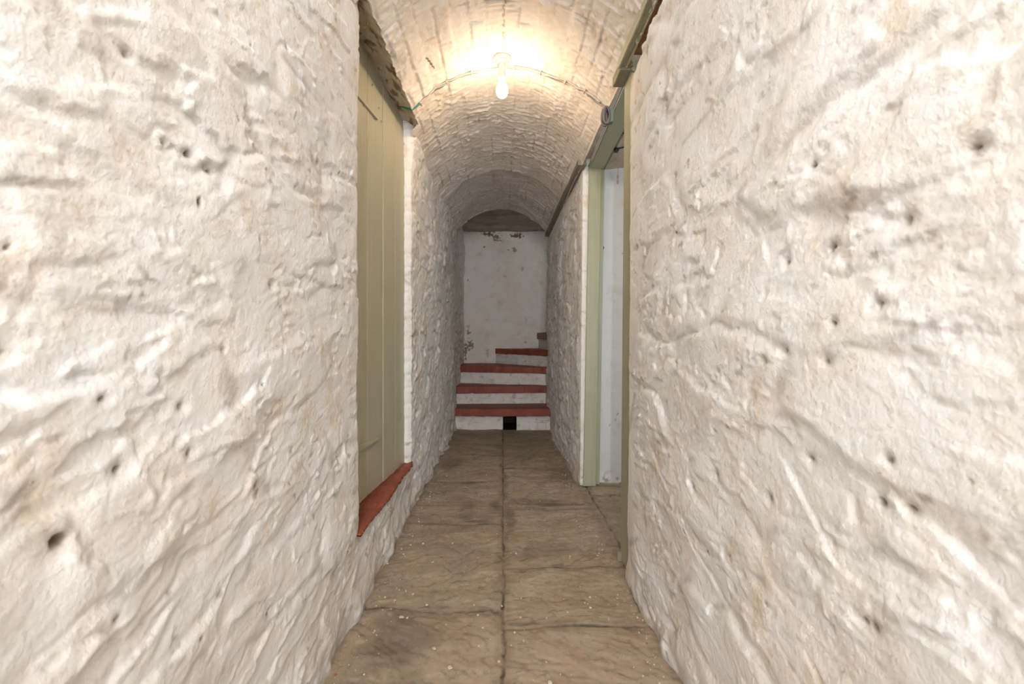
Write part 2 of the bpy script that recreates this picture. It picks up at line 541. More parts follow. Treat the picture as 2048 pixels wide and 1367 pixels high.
def brick_disp(s, y, seed=200):
    wy = y + .012 * fbm(s * 6, y * 3, 2, seed + 1); ws = s + .007 * fbm(s * 5, y * 4, 2, seed + 2)
    row = np.floor(ws / .076); fs = ws / .076 - row
    off = (RV[hsh(row.astype(np.int64), row.astype(np.int64) * 0 + 3, 5), 0]) * .9
    q = wy / .228 + off + .5 * (row % 2); cl = np.floor(q); fy = q - cl
    r = RV[hsh(row.astype(np.int64), cl.astype(np.int64), 9)]
    es = np.minimum(fs, 1 - fs) * .076; ey = np.minimum(fy, 1 - fy) * .228
    e = np.minimum(es, ey)
    amt = sstep(-.5, .2, fbm(s * 3, y * 2, 2, seed + 3))
    j = (1 - sstep(.001, .010, e + .004 * noise(s * 60, y * 60, seed + 4)))
    h = (1 - j) * (.0025 + .009 * (r[..., 1] - .5) + .012 * (r[..., 2] - .5) * (fs - .5) + .010 * (r[..., 3] - .5) * (fy - .5)) * (.5 + .5 * amt)
    h = h + .010 * fbm(s * 2.4, y * 1.8, 2, seed + 5)
    # ropey drips of paint running across the courses
    w = fbm(s * 8 + 3 * noise(s * 5, y * 5, seed + 9), y * 34, 3, seed + 6)
    h = h + .0065 * sstep(.05, .40, w) * sstep(-.3, .3, fbm(s * 2.5, y * 2.5, 2, seed + 7))
    h = h + .0030 * fbm(s * 30, y * 40, 3, seed + 8)
    dirt = (j * sstep(.12, .5, fbm(s * 7, y * 7, 3, seed + 10))) * .30
    hole = np.sqrt(((s + .345) / .25) ** 2 + ((y - 2.46) / 1.0) ** 2)
    cr = (np.abs(s + .365 - .25 * (y - 2.2)) < .004) & (np.abs(y - 2.20) < .05)
    dirt = np.maximum(dirt, cr * .9)
    cr = (np.abs(s - .006 - .010 * noise(y * 20, y * 0, 3)) < .0035) & (y > 1.9) & (y < 2.25)
    dirt = np.maximum(dirt, cr * .5 * (noise(y * 40, s * 40, 8) > -.1))
    return h, dirt


G = Grids()
for ys, ns in ((np.arange(-2.0, 1.6, .05), 60), (np.concatenate([np.arange(1.55, 3.0, .0075), np.arange(3.0, 5.225, .0095)]), 210)):
    s = np.linspace(-.60, .621, ns)
    S, Y = np.meshgrid(s, ys)
    h, d = brick_disp(S, Y)
    # over the left doorway the vault stops short, at a ragged edge
    lim = np.where((Y > 1.60) & (Y < 2.56), -.545 + .010 * fbm(Y * 16, Y * 0 + 1, 3, 33), -.60)
    Sx = np.maximum(S, lim)
    endy = 5.19 + .012 * fbm(S * 14, S * 0 + 5, 3, 34)
    Yx = np.minimum(Y, endy)
    P = vault_point(Sx, Yx, h)
    fr = np.clip((Y - endy) / .03, 0, 1) if ns > 100 else 0 * Y
    P[..., 2] += fr * .0
    G.add(P, dirt=d, flip=False, tone=.10 * sstep(3.6, 5.2, Y) + .25 * sstep(.40, .56, -S) * sstep(.0, .4, fbm(S * 9, Y * 9, 3, 35)))
# the thickness of the vault where it ends over the stairs
s = np.linspace(-.60, .60, 140); rr = np.linspace(0, -.20, 14)
S, Rr = np.meshgrid(s, rr)
endy = 5.19 + .012 * fbm(S * 14, S * 0 + 5, 3, 34)
G.add(vault_point(S, endy + 0 * S, Rr + brick_disp(S, endy)[0]), tone=.2)
vault = G.build('ceiling', M['vault']); tag(vault, 'white brick barrel vault over the passage', None, kind='structure')

# the dusty soffit between the vault and the head of the left door
ys = np.arange(1.45, 2.66, .008); ts = np.linspace(0, 1, 44)
T, Y = np.meshgrid(ts, ys)
lim = -.545 + .010 * fbm(Y * 16, Y * 0 + 1, 3, 33)
E = vault_point(lim, Y, brick_disp(lim, Y)[0]); E0 = vault_point(-.545 + 0 * Y, Y, .002 + 0 * Y)
kk = sstep(0, .22, T)[..., None]; E = E * (1 - kk) + E0 * kk
k = (Y - 2.0) / .62
inner_x = -.600 - .055 * (1 - k); inner_z = 2.315 - .075 * k
X = E[..., 0] * (1 - T) + (inner_x - .03) * T; Z = E[..., 2] * (1 - T) + (inner_z + .018) * T
hh = .005 * fbm(T * 2.5, Y * 5, 3, 301) + .0018 * fbm(T * 9, Y * 22, 3, 302)
Z = Z + hh * sstep(0, .15, T) + .010 * np.sin(T * math.pi)
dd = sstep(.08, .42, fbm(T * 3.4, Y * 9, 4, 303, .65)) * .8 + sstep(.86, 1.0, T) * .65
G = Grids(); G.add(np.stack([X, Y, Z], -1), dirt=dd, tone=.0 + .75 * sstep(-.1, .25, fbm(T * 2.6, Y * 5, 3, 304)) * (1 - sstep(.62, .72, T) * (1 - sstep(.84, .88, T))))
# the plastered end of the lintel recess
sof = G.build('ceiling_door_recess', M['dusty']); tag(sof, 'dusty stained soffit above the green plank door', kind='structure')

# ------------------------------------------------------------------ left wall
def left_disp(seed, amp=.80):
    def f(U, V, X, Y):
        h, d = rubble(U, V, seed, amp, 1.0)
        hm, dm = manual(U, V, L_PITS, L_LEDGES, L2w)
        k = 1 - sstep(1.5, 1.68, U)
        h = h * (.35 + .65 * (1 - sstep(1.60, 1.70, U))) if True else h
        h = h + hm * k
        # rough swelling foot of the wall
        foot = 1 - sstep(0, .22, V)
        h = h + foot * .020 * fbm(U * 5, V * 5, 3, 71) + .010 * foot
        tone = .30 * (1 - sstep(.0, .9, V)) * sstep(-.2, .4, fbm(U * 4, V * 4, 3, 72)) + .10 * sstep(.05, .4, fbm(U * 1.9, V * 2.3, 3, 73))
        d = np.maximum(d, dm) + .35 * (1 - sstep(0, .03, V + .02 * noise(U * 30, V * 30, 3)))
        return h, np.clip(d, 0, 1), tone
    return f


def z_range(a, b, s): return np.linspace(a, b, int(round((b - a) / s)) + 1)


GL = Grids()
path_wall(GL, [(-.53, -2.0), (-.53, .30)], .04, z_range(0, 2.34, .03), left_disp(20), -2.0, -1)
path_wall(GL, [(-.53, .30), (-.53, 1.655), (-.537, 1.685), (-.56, 1.70), (-.72, 1.705)], .0045, z_range(0, 2.34, .0050), left_disp(20), .30, -1, soft=4)


def below_sill(U, V, X, Y):
    h, d = rubble(U, V, 20, .8)
    foot = 1 - sstep(0, .22, V)
    h = h + foot * (.020 * fbm(U * 5, V * 5, 3, 71) + .010) - .004 - .014 * sstep(.235, .27, V)
    tone = .25 * sstep(-.2, .4, fbm(U * 4, V * 4, 3, 72))
    d = d + .35 * (1 - sstep(0, .03, V + .02 * noise(U * 30, V * 30, 3)))
    return h, np.clip(d, 0, 1), tone


path_wall(GL, [(-.53, 1.60), (-.53, 2.80)], .0065, z_range(0, .272, .0058), below_sill, 1.60, -1)


def far_left(U, V, X, Y):
    h, d = rubble(U * 1.15, V * 1.15, 55, .95)
    h = h + .004 * fbm(U * 40, V * 24, 3, 84)
    # the straightened bricks of the door reveal
    rev = 1 - sstep(2.66, 2.74, U)
    q = V / .079 + .3 * noise(V * 3, V * 0, 5); fr = q - np.floor(q)
    cour = sstep(0, .18, np.minimum(fr, 1 - fr))
    h = h * (1 - rev * .75) + rev * (.006 * cour + .006 * (RV[np.floor(q).astype(np.int64) & 4095, 1] - .5))
    top = sstep(1.95, 2.25, V); h = h + top * .022
    foot = 1 - sstep(0, .25, V); h = h + foot * (.022 * fbm(U * 5, V * 5, 3, 81) + .006)
    h = h - .020 * (1 - sstep(.20, .275, V)) * (1 - sstep(2.70, 2.80, U))
    h = h - .016 * sstep(5.16, 5.24, Y)
    tone = .08 * sstep(2.8, 4.6, Y) * sstep(-.5, .3, fbm(U * 4, V * 3, 3, 82)) + .15 * foot
    d = d + .30 * (1 - sstep(0, .03, V + .02 * noise(U * 30, V * 30, 3)))
    # mould low by the stairs
    d = np.maximum(d, .5 * sstep(6.25, 6.36, Y) * sstep(.60, .66, V) * (1 - sstep(.88, .98, V)) * sstep(-.1, .3, noise(U * 22, V * 14, 6)))
    return h, np.clip(d, 0, 1), np.clip(tone, 0, 1)


path_wall(GL, [(-.70, 2.63), (-.552, 2.635), (-.535, 2.65), (-.53, 2.68), (-.53, 6.44)], lambda p: .0055 if p[1] < 2.72 else .0105,
          z_range(0, 2.30, .0085), far_left, 2.51, -1, soft=3)
# upper part of the stair end, above the springing of the vault
path_wall(GL, [(-.546, 5.19), (-.546, 6.44)], .03, z_range(2.28, 2.56, .03), lambda U, V, X, Y: (.006 * fbm(U * 9, V * 9, 3, 5), 0 * U, .3 + 0 * U), 0, -1)
wl = GL.build('wall_left', [M['wall']]); tag(wl, 'limewashed rubble stone wall on the left', kind='structure')

# ------------------------------------------------------------------ right wall
def right_disp(U, V, X, Y):
    h, d = rubble(U, V, 120, .80, -1.0)
    hm, dm = manual(U, V, R_PITS, R_LEDGES, R2w)
    k = 1 - sstep(1.72, 1.88, U)
    corner = sstep(1.70, 1.90, U)
    h = h * (1 - corner * .72) + hm * k
    foot = 1 - sstep(0, .25, V); h = h + foot * (.020 * fbm(U * 4, V * 4, 3, 171) + .008)
    # rounded top with a hollow behind the timber plate
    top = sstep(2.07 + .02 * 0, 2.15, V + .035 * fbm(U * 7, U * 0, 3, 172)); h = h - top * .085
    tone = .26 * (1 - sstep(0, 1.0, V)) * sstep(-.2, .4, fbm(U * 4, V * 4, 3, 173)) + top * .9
    d = np.maximum(d, dm) + .35 * (1 - sstep(0, .03, V + .02 * noise(U * 30, V * 30, 3)))
    return h, np.clip(d, 0, 1), np.clip(tone, 0, 1)


GR = Grids()
path_wall(GR, [(.52, -2.0), (.52, .30)], .04, z_range(0, 2.24, .03), right_disp, -2.0, 1)
path_wall(GR, [(.52, .30), (.52, 1.885), (.528, 1.918), (.55, 1.93), (.66, 1.935)], .0045, z_range(0, 2.24, .0050), right_disp, .30, 1, soft=4,
          lean=lambda Y, V: .016 * (V / 2.2) * sstep(1.5, 1.85, Y))
# the wall's thickness towards the side room
path_wall(GR, [(.66, 1.935), (.66, -.4)], .05, z_range(0, 2.6, .05), lambda U, V, X, Y: (.004 * fbm(U * 9, V * 9, 3, 5), 0 * U, 0 * U), 0, 1)


def far_right(U, V, X, Y):
    h, d = rubble(U * 1.15, V * 1.15, 155, .95, -1.0)
    rev = 1 - sstep(3.12, 3.20, U)
    h = h * (1 - .9 * sstep(2.02, 2.12, V)) - .004 * sstep(2.02, 2.12, V)
    h = h * (1 - rev * .9) + .005 * (1 - rev * .7) * fbm(U * 40, V * 24, 3, 184)
    foot = 1 - sstep(0, .25, V); h = h + foot * (.018 * fbm(U * 5, V * 5, 3, 181) + .004) * (1 - rev)
    tone = .08 * sstep(3.2, 4.6, Y) * sstep(-.5, .3, fbm(U * 4, V * 3, 3, 182)) + .15 * foot
    d = d + .30 * (1 - sstep(0, .03, V + .02 * noise(U * 30, V * 30, 3)))
    return h, np.clip(d, 0, 1), np.clip(tone, 0, 1)


path_wall(GR, [(.60, 3.115), (.545, 3.112), (.532, 3.12), (.527, 3.15), (.527, 5.40), (.545, 5.43), (.60, 5.44), (1.75, 5.44)],
          lambda p: .007 if p[1] < 3.2 else (.0105 if p[0] < .56 else .05), z_range(0, 2.24, .0085), far_right, 3.04, 1, soft=3,
          lean=lambda Y, V: .020 * (V / 2.2) * (1 - sstep(3.1, 4.2, Y)))
wr = GR.build('wall_right', [M['wall']]); tag(wr, 'limewashed rubble stone wall on the right', kind='structure')

# ------------------------------------------------------------------ stair end: back wall, its ceiling, the hidden side
def back_disp(U, V, X, Y):
    h = .010 * fbm(U * 3, V * 3, 3, 401) + .006 * ridged(U * 6, V * 6, 3, 402) + .0025 * fbm(U * 26, V * 26, 3, 403)
    f1, f2, dx, dy, r = worley(U / .22, V / .15, 404)
    h = h + sstep(0, .3, f2 - f1) * .005 * (r[..., 2])
    d = np.zeros_like(U)
    nz = fbm(X * 30, V * 30, 4, 405)
    for px, py, rx, ry, a in ((978, 468, 11, 4.5, .95), (993, 475, 8, 7, .8), (1033, 471, 12, 5, .95), (968, 494, 2, 2, .8), (1029, 500, 4, 5, .6),
                              (1017, 500, 1.5, 3, .7), (1045, 538, 4, 3, .35), (1009, 552, 4, 2, .3), (936, 560, 1.5, 1.5, .7), (937, 665, 4, 3, .7),
                              (940, 690, 7, 10, .75), (931, 700, 3, 16, .85), (975, 704, 4, 8, .35), (1052, 640, 3, 7, .2), (936, 655, 4, 6, .3), (1051, 684, 2, 2, .5)):
        a0 = (px - VX) / F * 6.4; b0 = 1 + (VY - py) / F * 6.4
        q = np.sqrt(((X - a0) / (rx / F * 6.4)) ** 2 + ((V - b0) / (ry / F * 6.4)) ** 2)
        d = np.maximum(d, a * (1 - sstep(.55, 1.15, q + nz * 1.3)))
    return h, d, .10 * sstep(0, .4, fbm(U * 2, V * 2, 3, 406))


GB = Grids()
path_wall(GB, [(-.60, 6.41), (1.75, 6.41)], lambda p: .009 if p[0] < .62 else .05, z_range(0, 2.62, .009), back_disp, 0, -1)
bw = GB.build('wall_back', M['back']); tag(bw, 'grey white plastered wall behind the stairs', kind='structure')
GB = Grids()
path_wall(GB, [(1.72, 6.45), (1.72, 5.40)], .05, z_range(0, 2.62, .05), lambda U, V, X, Y: (0 * U, 0 * U, 0 * U), 0, -1)
GB.build('wall_stairwell', M['back'])['kind'] = 'structure'
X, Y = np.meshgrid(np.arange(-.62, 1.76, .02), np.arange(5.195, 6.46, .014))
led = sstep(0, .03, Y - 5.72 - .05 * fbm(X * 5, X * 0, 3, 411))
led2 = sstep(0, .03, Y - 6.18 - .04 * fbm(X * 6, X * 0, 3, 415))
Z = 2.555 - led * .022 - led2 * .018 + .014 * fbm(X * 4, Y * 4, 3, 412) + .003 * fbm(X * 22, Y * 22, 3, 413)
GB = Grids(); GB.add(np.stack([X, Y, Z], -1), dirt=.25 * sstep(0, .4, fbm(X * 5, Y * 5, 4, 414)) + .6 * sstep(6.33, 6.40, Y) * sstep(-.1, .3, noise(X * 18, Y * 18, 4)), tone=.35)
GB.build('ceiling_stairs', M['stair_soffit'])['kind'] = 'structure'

# ------------------------------------------------------------------ side room beyond the right doorway
def room_disp(U, V, X, Y):
    h = .005 * fbm(U * 4, V * 4, 3, 501) + .0020 * fbm(U * 22, V * 22, 3, 502) + .0025 * ridged(U * 9, V * 7, 2, 503)
    d = .5 * sstep(.25, .5, fbm(U * 20, V * 20, 3, 504)) * (1 - sstep(.02, .10, V))
    for px, py, r in ((1234, 829, 3), (1229, 838, 2), (1219, 848, 2), (1244, 507, 2)):
        a0 = (px - VX) / F * 3.2; b0 = 1 + (VY - py) / F * 3.2
        d = np.maximum(d, .6 * (1 - sstep(.5, 1.1, np.sqrt((X - a0) ** 2 + (V - b0) ** 2) / (r / F * 3.2) + noise(U * 90, V * 90, 2))))
    return h, np.clip(d, 0, 1), 0 * U


GB = Grids()
path_wall(GB, [(.60, 3.19), (2.4, 3.19)], lambda p: .008 if p[0] < 1.1 else .05, z_range(0, 2.21, .01), room_disp, 0, -1)
GB.build('wall_side_room', M['room'])['kind'] = 'structure'
GB = Grids()
path_wall(GB, [(2.38, 3.3), (2.38, -.4), (.66, -.4)], .06, z_range(0, 2.7, .06), lambda U, V, X, Y: (0 * U, 0 * U, 0 * U), 0, -1)
GB.build('wall_side_room_outer', M['room'])['kind'] = 'structure'
X, Y = np.meshgrid(np.arange(.55, 2.45, .016), np.arange(-.42, 3.22, .016))
k = (3.2 - Y)
Z = 2.185 + .05 * (X - .65) + .34 * (1 - np.exp(-np.clip(k, 0, 9) / .55)) + .014 * fbm(X * 6, Y * 6, 4, 511)
Z = Z - .05 * np.exp(-(((X - .70) / .10) ** 2 + ((Y - 2.98) / .09) ** 2))       # plaster bulge by the door head
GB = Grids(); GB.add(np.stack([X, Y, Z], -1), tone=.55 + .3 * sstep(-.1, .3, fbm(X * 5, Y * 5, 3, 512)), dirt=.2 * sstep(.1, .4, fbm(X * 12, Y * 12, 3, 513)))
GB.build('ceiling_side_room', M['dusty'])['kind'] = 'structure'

# ------------------------------------------------------------------ floor
LEFT_J = [-3.0, -1.2, 0.2, 0.95, 1.695, 2.48, 3.20, 3.96, 4.36, 5.3]
RIGHT_J = [-3.0, -1.4, 0.1, 0.80, 1.585, 2.00, 2.70, 3.55, 4.33, 5.3]
DOOR_J = [-3.0, 1.35, 2.92, 3.10, 5.3]


def floor_h(X, Y):
    wx = X + .007 * fbm(X * 5, Y * 5, 3, 601); wy = Y + .010 * fbm(X * 4 + 7, Y * 4, 3, 602)
    cj = .004 + .012 * (Y < 1.65) * 0 - .010 * sstep(1.9, 2.4, Y) * 0
    colm = np.where(wx < cj, 0, np.where(wx < .572, 1, 2))
    dist = np.minimum(np.abs(wx - cj), np.abs(wx - .572) + .001)
    sid = np.zeros(X.shape, np.int64)
    for c, J in enumerate((LEFT_J, RIGHT_J, DOOR_J)):
        m = colm == c
        yy = wy - (.035 * (X - .25) if c == 1 else -.02 * (X + .25)) * (1 if c < 2 else 0)
        d = np.full(X.shape, 9.0); idx = np.zeros(X.shape, np.int64)
        for i, j in enumerate(J):
            d = np.minimum(d, np.abs(yy - j)); idx += (yy > j)
        dist = np.where(m, np.minimum(dist, d), dist); sid = np.where(m, idx + c * 16, sid)
    r = RV[hsh(sid, sid * 0 + 2, 3)]
    jn = 1 - sstep(.002, .008, dist + .003 * noise(X * 50, Y * 50, 603))
    wide = 1 - sstep(.01, .045, dist + .012 * fbm(X * 14, Y * 14, 3, 604))
    h = .006 * (r[..., 1] - .5) + .010 * (r[..., 2] - .5) * X + .004 * (r[..., 3] - .5)
    # split layers of the stone, each slab with its own grain direction
    th = (r[..., 0] - .5) * 1.6
    a = X * np.cos(th) + Y * np.sin(th); b = -X * np.sin(th) + Y * np.cos(th)
    q = fbm(a * 3.2 + r[..., 1] * 40, b * 6.5 + r[..., 2] * 40, 5, 605, .55) * 2.8 + 4
    ter = np.floor(q) + sstep(.0, .10, q - np.floor(q))
    h = h + .0026 * ter - .0026 * 4
    edge_line = (1 - sstep(.0, .09, np.abs(q - np.floor(q) - .05))) * sstep(-.25, .2, fbm(X * 4, Y * 4, 3, 620))
    q2 = fbm(a * 9 + r[..., 3] * 20, b * 19, 4, 606) * 1.5 + 3
    act = sstep(.0, .25, fbm(X * 3, Y * 3, 2, 607))
    h = h + act * .0008 * (np.floor(q2) + sstep(0, .15, q2 - np.floor(q2)))
    h = h + .007 * fbm(X * 2, Y * 2, 2, 608) + .0006 * fbm(X * 34, Y * 40, 3, 609)
    h = h - jn * .006 + (wide - jn).clip(0) * -.002
    edge = np.minimum(np.abs(X + .53), np.abs(X - .53))
    tone = .75 * edge_line + .5 * sstep(.3, .8, r[..., 2]) * sstep(-.2, .4, fbm(a * 4, b * 8, 3, 610))
    st = np.zeros_like(X); nz = fbm(X * 6, Y * 6, 4, 611)
    for px, py, rx, ry, am in ((1095, 1004, .24, .035, .95), (960, 1042, .10, .03, .8), (990, 1010, .04, .12, .7), (1020, 1035, .03, .22, .75), (1060, 1246, .10, .02, .9), (940, 964, .12, .03, .8), (800, 1290, .13, .20, .75), (905, 925, .10, .28, .7), (1130, 950, .17, .18, .55), (1050, 870, .3, .25, .35), (960, 870, .25, .3, .4),
                               (1075, 1000, .22, .06, .6), (1060, 1105, .06, .12, .5), (1100, 1100, .12, .10, .35), (935, 1025, .06, .16, .5), (700, 1360, .10, .12, .4), (1225, 1010, .1, .15, .3)):
        dd = F / (py - VY); a0 = (px - VX) / F * dd
        e = np.sqrt(((X - a0) / rx) ** 2 + ((Y - dd) / ry) ** 2)
        st = np.maximum(st, am * (1 - sstep(.4, 1.25, e + nz * .6)))
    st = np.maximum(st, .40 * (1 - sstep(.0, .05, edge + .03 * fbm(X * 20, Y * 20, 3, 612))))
    st = np.maximum(st, wide * .55 * sstep(.0, .35, fbm(X * 9, Y * 9, 3, 613)))
    st = np.maximum(st, .30 * sstep(3.2, 5.0, Y))  # whole floor also gets evenly darker towards the stairs
    return h - .004, np.clip(jn + .35 * wide, 0, 1), tone, st


GF = Grids()
for xs, ys in ((np.arange(-.66, .72, .05), np.arange(-2.0, 1.2, .05)), (np.arange(-.66, .7, .0052), np.concatenate([np.arange(1.15, 3.0, .0058), np.arange(3.0, 5.2, .009)])),
               (np.arange(.695, 2.42, .014), np.arange(-.4, 3.25, .014))):
    X, Y = np.meshgrid(xs, ys)
    h, d, tn, st = floor_h(X, Y)
    GF.add(np.stack([X, Y, h], -1), dirt=d, tone=tn, stain=st)  # stain also holds the even darkening towards the stairs
fl = GF.build('floor', M['flag']); tag(fl, 'worn brown flagstone floor', kind='structure')

# ------------------------------------------------------------------ stairs
rnd = random.Random(4)


def ragged(poly, step=.035, j=.0028, drop=None):
    P = resample(poly + [poly[0]], step)[:-1]
    return [(x + rnd.uniform(-j, j), y + rnd.uniform(-j, j)) for x, y in P]


stairs = empty('staircase', (0, 5.0, 0))
tag(stairs, 'winding stone stairs with red painted treads and white risers turning right', 'stairs')
TREADS = [([(-.56, 4.985), (.545, 4.985), (.56, 5.45), (-.56, 5.42)], .158, .236),
          ([(-.56, 5.33), (.56, 5.395), (.56, 5.50), (-.56, 5.82)], .367, .444),
          ([(-.56, 5.74), (.56, 5.455), (.62, 5.60), (-.05, 6.43), (-.56, 6.43)], .590, .663),
          ([(-.10, 6.375), (.555, 5.50), (.80, 5.55), (.62, 6.43), (-.10, 6.43)], .800, .870),
          ([(.487, 6.36), (.535, 5.60), (.56, 5.50), (1.05, 5.50), (1.05, 6.43), (.487, 6.43)], 1.005, 1.088)]
for poly, z0, z1 in TREADS:
    P = ragged(poly)
    V, Fc = prism(P, z0, z1)
    n = len(P)
    V = [(x, y, z + rnd.uniform(-.0025, .0025) - (.004 if i < n else 0) * rnd.random()) for i, (x, y, z) in enumerate(V)]
    o = obj('tread', V, Fc, M['red_stair'], None, .007, False, 3); adopt(stairs, o)


def riser_grid(p, q, z0, z1, hole=None):
    G_ = Grids()
    n = max(2, int(math.hypot(q[0] - p[0], q[1] - p[1]) / .008))
    tt = np.linspace(0, 1, n); zz = np.linspace(z0, z1, int((z1 - z0) / .007) + 2)
    T, Z = np.meshgrid(tt, zz)
    X = p[0] + (q[0] - p[0]) * T; Y = p[1] + (q[1] - p[1]) * T
    L = math.hypot(q[0] - p[0], q[1] - p[1]); U = T * L + z0 * 7
    row = np.floor(Z / .075); qq = U / .225 + .5 * (row % 2); e = np.minimum(np.minimum(qq % 1, 1 - qq % 1) * .225, np.minimum((Z / .075) % 1, 1 - (Z / .075) % 1) * .075)
    j = 1 - sstep(.0, .008, e)
    h = -.003 * j + .006 * fbm(U * 6, Z * 6, 3, 701) + .002 * fbm(U * 30, Z * 30, 3, 702)
    nx, ny = (q[1] - p[1]) / L, -(q[0] - p[0]) / L
    X = X + nx * h; Y = Y + ny * h
    d = .35 * j * sstep(.1, .4, fbm(U * 9, Z * 9, 3, 703)) + .30 * sstep(.36, .60, fbm(U * 9, Z * 16, 4, 704))
    d = np.maximum(d, .4 * (1 - sstep(0, .02, Z - z0 + .012 * noise(U * 30, Z * 0, 5))))
    keep = None
    if hole:
        keep = ~((X > hole[0]) & (X < hole[1]) & (Z > hole[2]) & (Z < hole[3]))
    G_.add(np.stack([X, Y, Z], -1), keep=keep, dirt=np.clip(d, 0, 1), tone=.05)
    return adopt(stairs, G_.build('riser', M['riser']))


riser_grid((-.56, 5.055), (.56, 5.055), -.02, .17, (.010, .152, -.05, .149))
riser_grid((-.56, 5.375), (.56, 5.43), .225, .375)
riser_grid((-.56, 5.78), (.58, 5.48), .435, .60)
riser_grid((-.10, 6.41), (.575, 5.52), .655, .81)
riser_grid((.505, 6.42), (.555, 5.56), .86, 1.015)
# the dark drain opening under the first step
v, f = join(box_vf(-.02, .012, 5.06, 5.5, -.02, .17), box_vf(.150, .18, 5.06, 5.5, -.02, .17), box_vf(-.02, .18, 5.06, 5.5, .147, .165),
            box_vf(-.02, .18, 5.06, 5.5, -.03, -.005), box_vf(-.02, .18, 5.48, 5.5, -.02, .17))
o = obj('drain_opening', v, f, M['dark']); adopt(stairs, o); o['label'] = 'small black square opening'

# ------------------------------------------------------------------ left door, hinges, sill
A = Vector((-.565, 2.66, 0)); B = Vector((-.650, 1.62, 0)); ax = (B - A).normalized(); nrm = Vector((-ax.y, ax.x, 0))
if nrm.x < 0: nrm = -nrm
door = empty('door_1', (A.x, A.y, .27)); tag(door, 'closed sage green plank door on the left above the red sill', kind='structure')
L = (B - A).length
edges = [0.0]
for px in (790, 766, 735):                  # grooves between the planks
    t = (px - VX) / F
    # solve A + s*ax on the ray x = t*y
    s = (t * A.y - A.x) / (ax.x - t * ax.y); edges.append(s)
edges.append(L)


def slab(a0, a1, z0, z1, o0, o1, m, name, parent, bevel=.002):
    """box on the door plane: along a0..a1, out o0..o1"""
    V, Fc = prism([tuple((A + ax * a + nrm * o_)[:2]) for a, o_ in ((a0, o0), (a1, o0), (a1, o1), (a0, o1))], z0, z1)
    return adopt(parent, obj(name, V, Fc, m, None, bevel, False, 2))


for i in range(4):
    a0, a1 = edges[i], edges[i + 1]
    slab(a0 + .0030, a1 - .0030, .280, 2.40, -.028, (.0, .0012, -.0008, .0005)[i], M['green'], 'plank', door, .0025)
slab(0, L, .280, 2.40, -.045, -.029, M['green_dark'], 'backing_board', door, 0)


def strap(zc, reach, w0, tip_drop, name='strap_hinge'):
    """tapering strap from the hinge side (near) to its tip"""
    sec = []
    for k in range(13):
        t = k / 12; a = L - .02 - t * (L - .02 - reach)
        w = w0 * (1 - t) + .010 * t; z = zc + tip_drop * t
        c = A + ax * a
        th = .010
        sec.append([tuple(c + nrm * o_ + Vector((0, 0, z + s * w / 2))) for o_, s in ((.0, -1), (th, -.92), (th, .92), (.0, 1))])
    return loft(sec)


def door_a(px):
    t = (px - VX) / F; return (t * A.y - A.x) / (ax.x - t * ax.y)


def door_z(px, py):
    p = A + ax * door_a(px); return 1 + (VY - py) / F * p.y


v, f = strap(door_z(720, 889), door_a(755), .050, door_z(754, 877) - door_z(720, 889))
o = adopt(door, obj('strap_hinge', v, f, M['green'], None, .0012)); o['label'] = 'painted tapering strap hinge near the door foot'
v, f = strap(door_z(719, 202), door_a(753), .040, door_z(752, 246) - door_z(719, 202) + .022)
o = adopt(door, obj('strap_hinge', v, f, M['green'], None, .0012)); o['label'] = 'painted strap hinge near the door head'
for px, py in ((728, 888), (752, 878), (742, 884), (748, 236), (727, 212), (744, 170), (757, 216), (762, 243)):
    p = A + ax * door_a(px) + nrm * .004; p.z = door_z(px, py)
    v, f = lathe([(.001, -.003), (.0045, -.0025), (.0045, .001), (.002, .003)], 8)
    v = [tuple(p + nrm * q[2] + ax * q[0] + Vector((0, 0, q[1]))) for q in v]
    adopt(door, obj('nail', v, f, M['green_dark']))

# red painted sill under the door
n = 60; V = []; Fc = []
secs = []
for i in range(n + 1):
    y = 1.655 + (2.668 - 1.655) * i / n
    xb = (A + ax * ((y - A.y) / ax.y)).x - .01
    wob = .006 * math.sin(y * 13) + rnd.uniform(-.003, .003)
    fx = -.518 + wob * .5 - (.010 if i > n - 3 else 0)
    zt = .289 + rnd.uniform(-.0012, .0012); lw = (.022 + .005 * math.sin(y * 9 + 1) + rnd.uniform(-.004, .004)) * (.3 + .7 * min(1, (y - 1.65) / .12))
    secs.append([(xb, y, zt - .06), (fx - .02, y, zt - lw), (fx + .001, y, zt - lw + .004), (fx + .002, y, zt - .008), (fx - .005, y, zt), ((fx + xb) / 2, y, zt - .002 + rnd.uniform(-.0015, .0015)), (xb, y, zt + .001)])
v, f = loft(secs)
sill = obj('door_sill', v, f, M['red'], None, 0, True)
tag(sill, 'chipped red painted stone sill under the green plank door', 'sill')

# ------------------------------------------------------------------ right door frame
fr = empty('door_2', (.56, 2.5, 0)); tag(fr, 'sage green timber door frame round the open doorway on the right', kind='structure')


def lean_box(b, t_, z0, z1, name, m, bevel=.004):
    """b, t_: (x0,x1,y0,y1) at foot and head"""
    s0 = [(b[0], b[2], z0), (b[1], b[2], z0), (b[1], b[3], z0), (b[0], b[3], z0)]
    s1 = [(t_[0], t_[2], z1), (t_[1], t_[2], z1), (t_[1], t_[3], z1), (t_[0], t_[3], z1)]
    v, f = loft([s0, s1]); return adopt(fr, obj(name, v, f, m, None, bevel))


